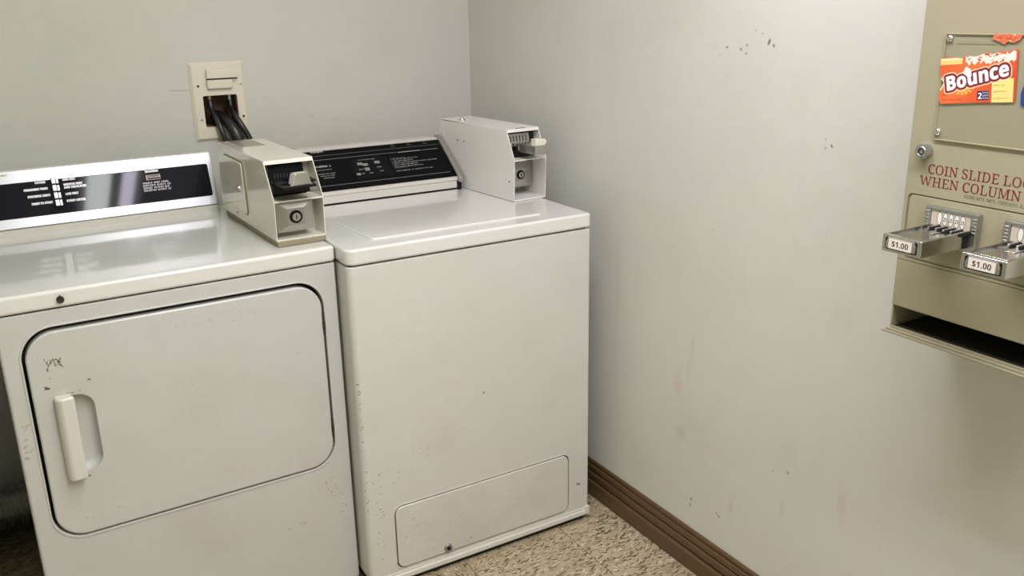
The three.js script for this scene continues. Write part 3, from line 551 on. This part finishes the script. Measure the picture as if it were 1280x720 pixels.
// ------------------------------------------------------------------ foil duct behind the dryer
{
  const c = new THREE.CatmullRomCurve3([[-1.02, 0.14, 0.076], [-1.3, 0.128, 0.074], [-1.44, 0.122, 0.078], [-1.53, 0.124, 0.088], [-1.612, 0.128, 0.1]].map((p) => new THREE.Vector3(...p)));
  const n = 300, m = 28, g = new THREE.TubeGeometry(c, n, 0.053, m);
  const p = g.attributes.position, fr = c.computeFrenetFrames(n, false), v = new THREE.Vector3(), o = new THREE.Vector3();
  for (let i = 0; i <= n; i++) {
    c.getPointAt(i / n, o);
    for (let j = 0; j <= m; j++) { const k = i * (m + 1) + j; v.fromBufferAttribute(p, k).sub(o); const jj = j % m; v.multiplyScalar(1 + 0.055 * Math.sin(i * 1.05) + 0.03 * Math.sin(jj * 1.9 + i * 0.37) * Math.sin(i * 0.21 + jj)); v.add(o); p.setXYZ(k, v.x, v.y, v.z); }
  }
  g.computeVertexNormals();
  tag(mesh('exhaust_duct', g, std({ color: '#b0aea6', roughness: 0.34, metalness: 0.9 })), 'crinkled silver foil vent duct on the dark floor left of the dryer', 'duct');
}

// ------------------------------------------------------------------ vending machine on the right wall
{
  const t = thing('soap_vending_machine', 'cream wall-mounted laundry vending machine with two steel coin slides', 'vending machine', [-0.17, 0.9, 1.96], -Math.PI / 2);
  const HW = 0.1565, D = 0.168, y = (v) => v - 0.9;
  const body = cut(box(-HW, HW, y(0.947), y(1.66), -D, 0, 0.0025), panel(-HW + 0.0075, HW - 0.0075, y(1.032), y(1.1385), 0.009, -0.0035, 0.01), box(-HW - 0.01, HW + 0.01, y(1.0272), y(1.0284), -0.002, 0.01));
  const k = 0.003;
  mesh('cabinet', [body, box(-HW, -HW + k, y(0.906), y(0.9495), -D, -0.003), box(HW - k, HW, y(0.906), y(0.9495), -D, -0.003), box(-HW + k, HW - k, y(0.906), y(0.9495), -D, -D + 0.06)], M.cream, t);
  mesh('coin_panel', panel(-HW + 0.0105, HW - 0.0105, y(1.0345), y(1.136), 0.008, -0.0034, -0.0005, 0.001, 2), M.cream, t);
  mesh('tray_shade_lining', [box(-HW + k + 0.0005, HW - k - 0.0005, y(0.9079), y(0.9092), -D + 0.061, -0.012), box(-HW + k + 0.0005, HW - k - 0.0005, y(0.9092), y(0.9465), -0.1045, -0.101), box(-HW + k + 0.0005, HW - k - 0.0005, y(0.9455), y(0.9469), -0.1, -0.006)], std({ color: '#2a251c', roughness: 0.8 }), t);  // dark lining, shade of the tray opening put into its colour
  mesh('tray', [box(-HW - 0.006, HW + 0.006, y(0.9015), y(0.9048), -D, 0.0115, 0.0012), box(-HW - 0.002, HW + 0.002, y(0.9048), y(0.9078), -D, 0.006, 0.001), box(-HW + 0.003, HW - 0.003, y(0.9072), y(0.9118), -0.002, 0.0012, 0.0008)], M.cream, t);
  // window with the printed labels of what is sold
  const win = mesh('window_frame', [panel(-0.1145, 0.1145, y(1.2265), y(1.3835), 0.001, 0.0002, 0.0012)], M.cream, t);
  const pr = rrect(-0.1145, 0.1145, y(1.2262), y(1.3838), 0.0012); pr.holes.push(rrect(-0.1128, 0.1128, y(1.2282), y(1.3822), 0.001, THREE.Path));
  mesh('window_edge', ext(pr, 0.001, 0.0034, 0.0004, 1), std({ color: '#98916f', roughness: 0.35 }), win);
  mesh('window_pane', box(-0.1126, 0.1126, y(1.2284), y(1.382), 0.0016, 0.0026), M.pane, win);
  for (const sx of [-1, 1]) for (const v of [1.3765, 1.239]) mesh('screw', [new THREE.SphereGeometry(0.0052, 16, 10).scale(1, 1, 0.6).translate(sx * (v > 1.3 ? 0.1075 : 0.109), y(v), 0.0032)], M.chrome, t);
  const lw = 0.1205, lh = 0.0735;
  const lab = canvas(1024, 624, (x, w, h) => {
    const gr = x.createLinearGradient(0, 0, w * 0.7, h); gr.addColorStop(0, '#d9552a'); gr.addColorStop(0.5, '#e2703a'); gr.addColorStop(1, '#d04a26'); x.fillStyle = gr; x.fillRect(0, 0, w, h);
    x.fillStyle = '#f0c878'; x.fillRect(20, 70, 300, 70); x.fillStyle = '#f6dcae'; x.fillRect(20, 60, 300, 28);
    x.fillStyle = '#e9b94e'; for (let i = 0; i < 16; i++) { const a = i / 16 * 6.283; x.beginPath(); x.moveTo(330, 400); x.lineTo(330 + Math.cos(a - 0.1) * 170, 400 + Math.sin(a - 0.1) * 120); x.lineTo(330 + Math.cos(a + 0.1) * 170, 400 + Math.sin(a + 0.1) * 120); x.fill(); }
    const rg = x.createRadialGradient(330, 400, 10, 330, 400, 150); rg.addColorStop(0, 'rgba(255,225,120,0.95)'); rg.addColorStop(1, 'rgba(240,150,60,0)'); x.fillStyle = rg; x.fillRect(150, 250, 360, 300);
    x.fillStyle = '#efdcc8'; x.beginPath(); x.moveTo(360, 130); for (let i = 0; i <= 40; i++) x.lineTo(360 + i * 16, 40 + rr(-26, 30)); x.lineTo(1000, 120); for (let i = 30; i >= 0; i--) x.lineTo(380 + i * 20, 150 + rr(-36, 26)); x.fill();
    x.fillStyle = '#b8452a'; for (let i = 0; i < 26; i++) { x.beginPath(); x.ellipse(rr(400, 900), rr(40, 150), rr(4, 30), rr(3, 12), rr(-1, 1), 0, 6.3); x.fill(); }
    x.fillStyle = '#f2ede4'; for (let i = 0; i < 20; i++) { x.beginPath(); x.ellipse(rr(400, 960), rr(50, 140), rr(6, 36), rr(4, 14), rr(-1, 1), 0, 6.3); x.fill(); }
    x.fillStyle = '#efd581'; x.fillRect(715, 340, 270, 284); x.fillStyle = '#6d5a30'; for (const [yy, ww] of [[425, 130], [500, 175], [580, 175]]) scribble(x, 740, yy, ww, 15, '#6d5a30');
    x.fillStyle = '#2d2a56'; x.fillRect(530, 478, 150, 112); x.fillStyle = '#f4f0ea'; x.font = 'bold 104px sans-serif'; x.textAlign = 'left'; x.fillText('2', 538, 574); for (let i = 0; i < 3; i++) scribble(x, 602, 512 + i * 32, 64, 22, '#d8d4e4');
    scribble(x, 60, 520, 90, 14, '#5a2010'); scribble(x, 60, 584, 280, 16, '#8a2a14');
    x.fillStyle = '#e8dcc6'; x.beginPath(); x.moveTo(0, 260); x.lineTo(50, 300); x.lineTo(80, 380); x.lineTo(40, 450); x.lineTo(0, 470); x.fill();
    x.save(); x.translate(92, 492); x.rotate(-0.195); x.font = 'bold 236px sans-serif'; x.lineJoin = 'round'; x.textAlign = 'left';
    x.save(); x.transform(1, 0, -0.06, 1, 0, 0);
    x.strokeStyle = '#f4cba6'; x.lineWidth = 92; x.strokeText('Bounce', 18, -24, 850); x.strokeStyle = '#7b2430'; x.lineWidth = 66; x.strokeText('Bounce', 18, -24, 850); x.fillStyle = '#f6f2ee'; x.strokeStyle = '#f6f2ee'; x.lineWidth = 10; x.strokeText('Bounce', 18, -24, 850); x.fillText('Bounce', 18, -24, 850);
    x.restore(); x.restore();
    x.fillStyle = '#f3eee6'; x.beginPath(); x.moveTo(330, 250); x.lineTo(370, 170); x.lineTo(430, 210); x.lineTo(450, 290); x.lineTo(390, 300); x.fill();
  });
  const ls = new THREE.Shape(); const edge = [[0.004, 0], [lw * 0.5, 0.0005], [lw - 0.002, 0.0002], [lw - 0.001, lh * 0.5], [lw, lh * 0.985], [lw * 0.86, lh * 0.955], [lw * 0.78, lh * 0.975], [lw * 0.72, lh * 0.93], [lw * 0.6, lh * 0.96], [lw * 0.5, lh * 0.9], [lw * 0.38, lh * 0.93], [lw * 0.3, lh * 0.88], [lw * 0.14, lh * 0.93], [0.003, lh * 0.915], [0.0015, lh * 0.7], [0.004, lh * 0.5], [0.009, lh * 0.42], [0.003, lh * 0.3], [0.0005, lh * 0.12]];
  edge.forEach(([a, b], i) => (i ? ls.lineTo(a, b) : ls.moveTo(a, b))); ls.closePath();
  const lg = planarUV(ext(ls, 0, 0.0005), 0, 0, lw, 1, 0, lh).rotateZ(0.097).translate(1.8462 - 1.96, y(1.2805), 0.003);
  mesh('product_label', lg, std({ map: lab, roughness: 0.4 }), t).userData.label = 'torn orange and yellow dryer sheet label';
  const bl = new THREE.Shape(); [[0.002, 0], [0.09, 0.004], [0.09, 0.066], [0.03, 0.07], [0.012, 0.046], [0.008, 0.034], [0.003, 0.03], [0.0, 0.016]].forEach(([a, b], i) => (i ? bl.lineTo(a, b) : bl.moveTo(a, b))); bl.closePath();
  mesh('product_label', ext(bl, 0, 0.0005).translate(1.9715 - 1.96, y(1.288), 0.003), std({ color: '#2b3f8c', roughness: 0.4 }), t).userData.label = 'blue label';
  const tr = new THREE.Shape(); [[0, 0.006], [0.004, 0.0125], [0.046, 0.0125], [0.04, 0.004], [0.032, 0.001], [0.026, 0.003], [0.02, -0.001], [0.01, 0.003]].forEach(([a, b], i) => (i ? tr.lineTo(a, b) : tr.moveTo(a, b))); tr.closePath();
  const torn = canvas(128, 64, (x) => { x.fillStyle = '#cf6a45'; x.fillRect(0, 0, 128, 64); flecks(x, 64, 32, 60, 30, 30, 2, 8, '#b04a2c'); flecks(x, 64, 32, 60, 30, 14, 2, 7, '#ecd2b8'); });
  mesh('label_scrap', planarUV(ext(tr, 0, 0.0005), 0, 0, 0.046, 1, 0, 0.0125).translate(1.9175 - 1.96, y(1.3712), 0.003), std({ map: torn, roughness: 0.5 }), t).userData.label = 'torn orange scrap of label';
  mesh('scratch', box(1.864 - 1.96, 1.925 - 1.96, y(1.3713), y(1.3721), 0.0026, 0.0029), std({ color: '#8f8a70', roughness: 0.5 }), t);
  // barrel lock
  mesh('barrel_lock', [cyl(0.0112, 0.0118, 0.013).translate(1.8345 - 1.96, y(1.2075), 0.0065), new THREE.TorusGeometry(0.0068, 0.0016, 8, 24).translate(1.8345 - 1.96, y(1.2075), 0.0133)], M.dullsteel, t);
  mesh('lock_core', [new THREE.TorusGeometry(0.0046, 0.0011, 8, 20).translate(1.8345 - 1.96, y(1.2075), 0.0133)], M.darkHole, t);
  // printed lettering
  const txt = canvas(2048, 420, (x, w, h) => {
    const S = w / 0.29, X = (z) => (z - 1.815) * S, Y = (v) => h - (v - 1.139) * S;
    x.fillStyle = '#7d1f1f'; x.textAlign = 'left'; x.font = `${0.0205 * S}px serif`;
    const spread = (s, z0, z1, v, part) => { const tot = x.measureText(part).width; x.save(); x.translate(X(z0), Y(v)); x.scale((z1 - z0) * S / tot, 1); x.fillText(s, 0, 0); x.restore(); };
    spread('COIN SLIDE LOCKS', 1.8405, 1.991, 1.1735, 'COIN SLIDE LO'); spread('WHEN COLUMN EMPTY', 1.8285, 1.9925, 1.154, 'WHEN COLUMN');
    x.fillStyle = '#6a5a48'; x.font = `${0.0068 * S}px serif`; spread('VEND RITE MFG. CHICAGO, IL', 1.906, 1.999, 1.1455, 'VEND RITE MFG. CHICAGO, IL');
  });
  const tp = new THREE.PlaneGeometry(0.29, 0.29 * 420 / 2048).translate(1.815 + 0.145 - 1.96, y(1.139) + 0.29 * 210 / 2048, 0.0004);
  mesh('lettering', tp, std({ map: txt, transparent: true, roughness: 0.5 }), t);
  // coin slides
  const oval = canvas(512, 128, (x) => {
    x.fillStyle = '#c0b3a4'; x.fillRect(0, 0, 512, 128); x.fillStyle = '#b3b3b0'; x.fillRect(60, 0, 390, 22);
    for (let i = 0; i < 5; i++) { x.fillStyle = '#e6e2d8'; x.strokeStyle = '#2a2622'; x.lineWidth = 5; x.beginPath(); x.ellipse(110 + i * 74, 66, 30, 52, 0, 0, 6.3); x.fill(); x.stroke(); if (i) { x.fillStyle = '#2a2622'; x.font = 'bold 42px sans-serif'; x.textAlign = 'center'; x.fillText('25', 110 + i * 74, 84); } }
  });
  const priceTex = canvas(512, 192, (x) => { x.fillStyle = '#e9dfd6'; x.fillRect(0, 0, 512, 192); x.fillStyle = '#171412'; x.font = 'bold 150px sans-serif'; x.textAlign = 'center'; x.fillText('$1.00', 256, 150, 460); });
  const ovalMat = std({ map: oval, roughness: 0.5 }), priceMat = std({ map: priceTex, roughness: 0.55 });
  const slide = new THREE.Group(); slide.name = 'coin_slide'; slide.position.set(1.896 - 1.96, y(1.068), 0); t.add(slide);
  mesh('mounting_plate', cut(panel(-0.0445, 0.0445, -0.002, 0.0585, 0.002, 0, 0.011, 0.0018, 2), box(-0.034, 0.0335, 0.029, 0.0545, 0.0085, 0.02)), M.dullsteel, slide);
  mesh('plate_rib', [0, 1].flatMap((s) => Array.from({ length: 5 }, (_, i) => box(s ? 0.0365 : -0.0425, s ? 0.0425 : -0.0365, 0.028 + i * 0.0052, 0.0305 + i * 0.0052, 0.0108, 0.0125, 0.0008))), M.steel, slide);
  mesh('coin_label', planarUV(box(-0.0335, 0.033, 0.0292, 0.0543, 0.008, 0.0092), 0, -0.0335, 0.033, 1, 0.0292, 0.0543), ovalMat, slide);
  const grimeSheen = canvas(256, 512, (x) => { x.fillStyle = '#b9b7b0'; x.fillRect(0, 0, 256, 512); flecks(x, 128, 256, 128, 256, 140, 4, 26, 'rgba(52,48,42,0.5)'); flecks(x, 128, 256, 128, 256, 60, 3, 14, 'rgba(225,224,220,0.8)'); });  // grime, plus dark and bright patches painted as chrome reflections
  mesh('tray_bed', planarUV(box(-0.0283, 0.0283, 0.0253, 0.0259, 0.012, 0.1138), 0, -0.0283, 0.0283, 2, 0.012, 0.1138), std({ map: grimeSheen, roughness: 0.25, metalness: 0.85 }), slide);
  mesh('front_recess', panel(-0.0268, 0.0268, 0.0092, 0.0273, 0.003, 0.1204, 0.1207), M.darkHole, slide);
  const trayG = cut(box(-0.033, 0.033, 0.005, 0.031, 0.006, 0.122, 0.002), box(-0.0285, 0.0285, 0.0255, 0.04, 0.004, 0.114), panel(-0.027, 0.027, 0.009, 0.0275, 0.003, 0.1205, 0.13));
  const trayMat = std({ color: '#c6c5c0', roughness: 0.17, metalness: 1 });
  mesh('slide_tray', [trayG, box(-0.02, 0.02, 0.0255, 0.0272, 0.045, 0.1, 0.0006), box(-0.01, 0.006, 0.027, 0.0285, 0.03, 0.06, 0.0006)], trayMat, slide);
  mesh('coin_finger', Array.from({ length: 5 }, (_, i) => box(-0.0245 + i * 0.0125, -0.0185 + i * 0.0125, 0.0262, 0.0305, 0.011, 0.03, 0.0012)), M.steel, slide);
  mesh('finger_gap', Array.from({ length: 5 }, (_, i) => box(-0.0178 + i * 0.0125, -0.0135 + i * 0.0125, 0.0258, 0.0315, 0.0112, 0.034)), M.darkHole, slide);
  mesh('side_notch', box(0.0325, 0.0334, 0.006, 0.027, 0.0115, 0.026), M.darkHole, slide);
  const pf = new THREE.Shape([[-0.0248, 0.0112], [0.0248, 0.0112], [0.0248, 0.0205], [0.021, 0.0288], [-0.021, 0.0288], [-0.0248, 0.0205]].map((p) => new THREE.Vector2(...p)));
  mesh('front_plate', ext(pf, 0.1195, 0.1245, 0.0012, 2), M.dullsteel, slide);
  mesh('price_label', planarUV(panel(-0.0195, 0.0195, 0.0118, 0.0268, 0.001, 0.1243, 0.125), 0, -0.0195, 0.0195, 1, 0.0118, 0.0268), priceMat, slide);
  const s2 = slide.clone(); s2.position.x += 0.128; t.add(s2);
}

renderer.render(scene, camera);
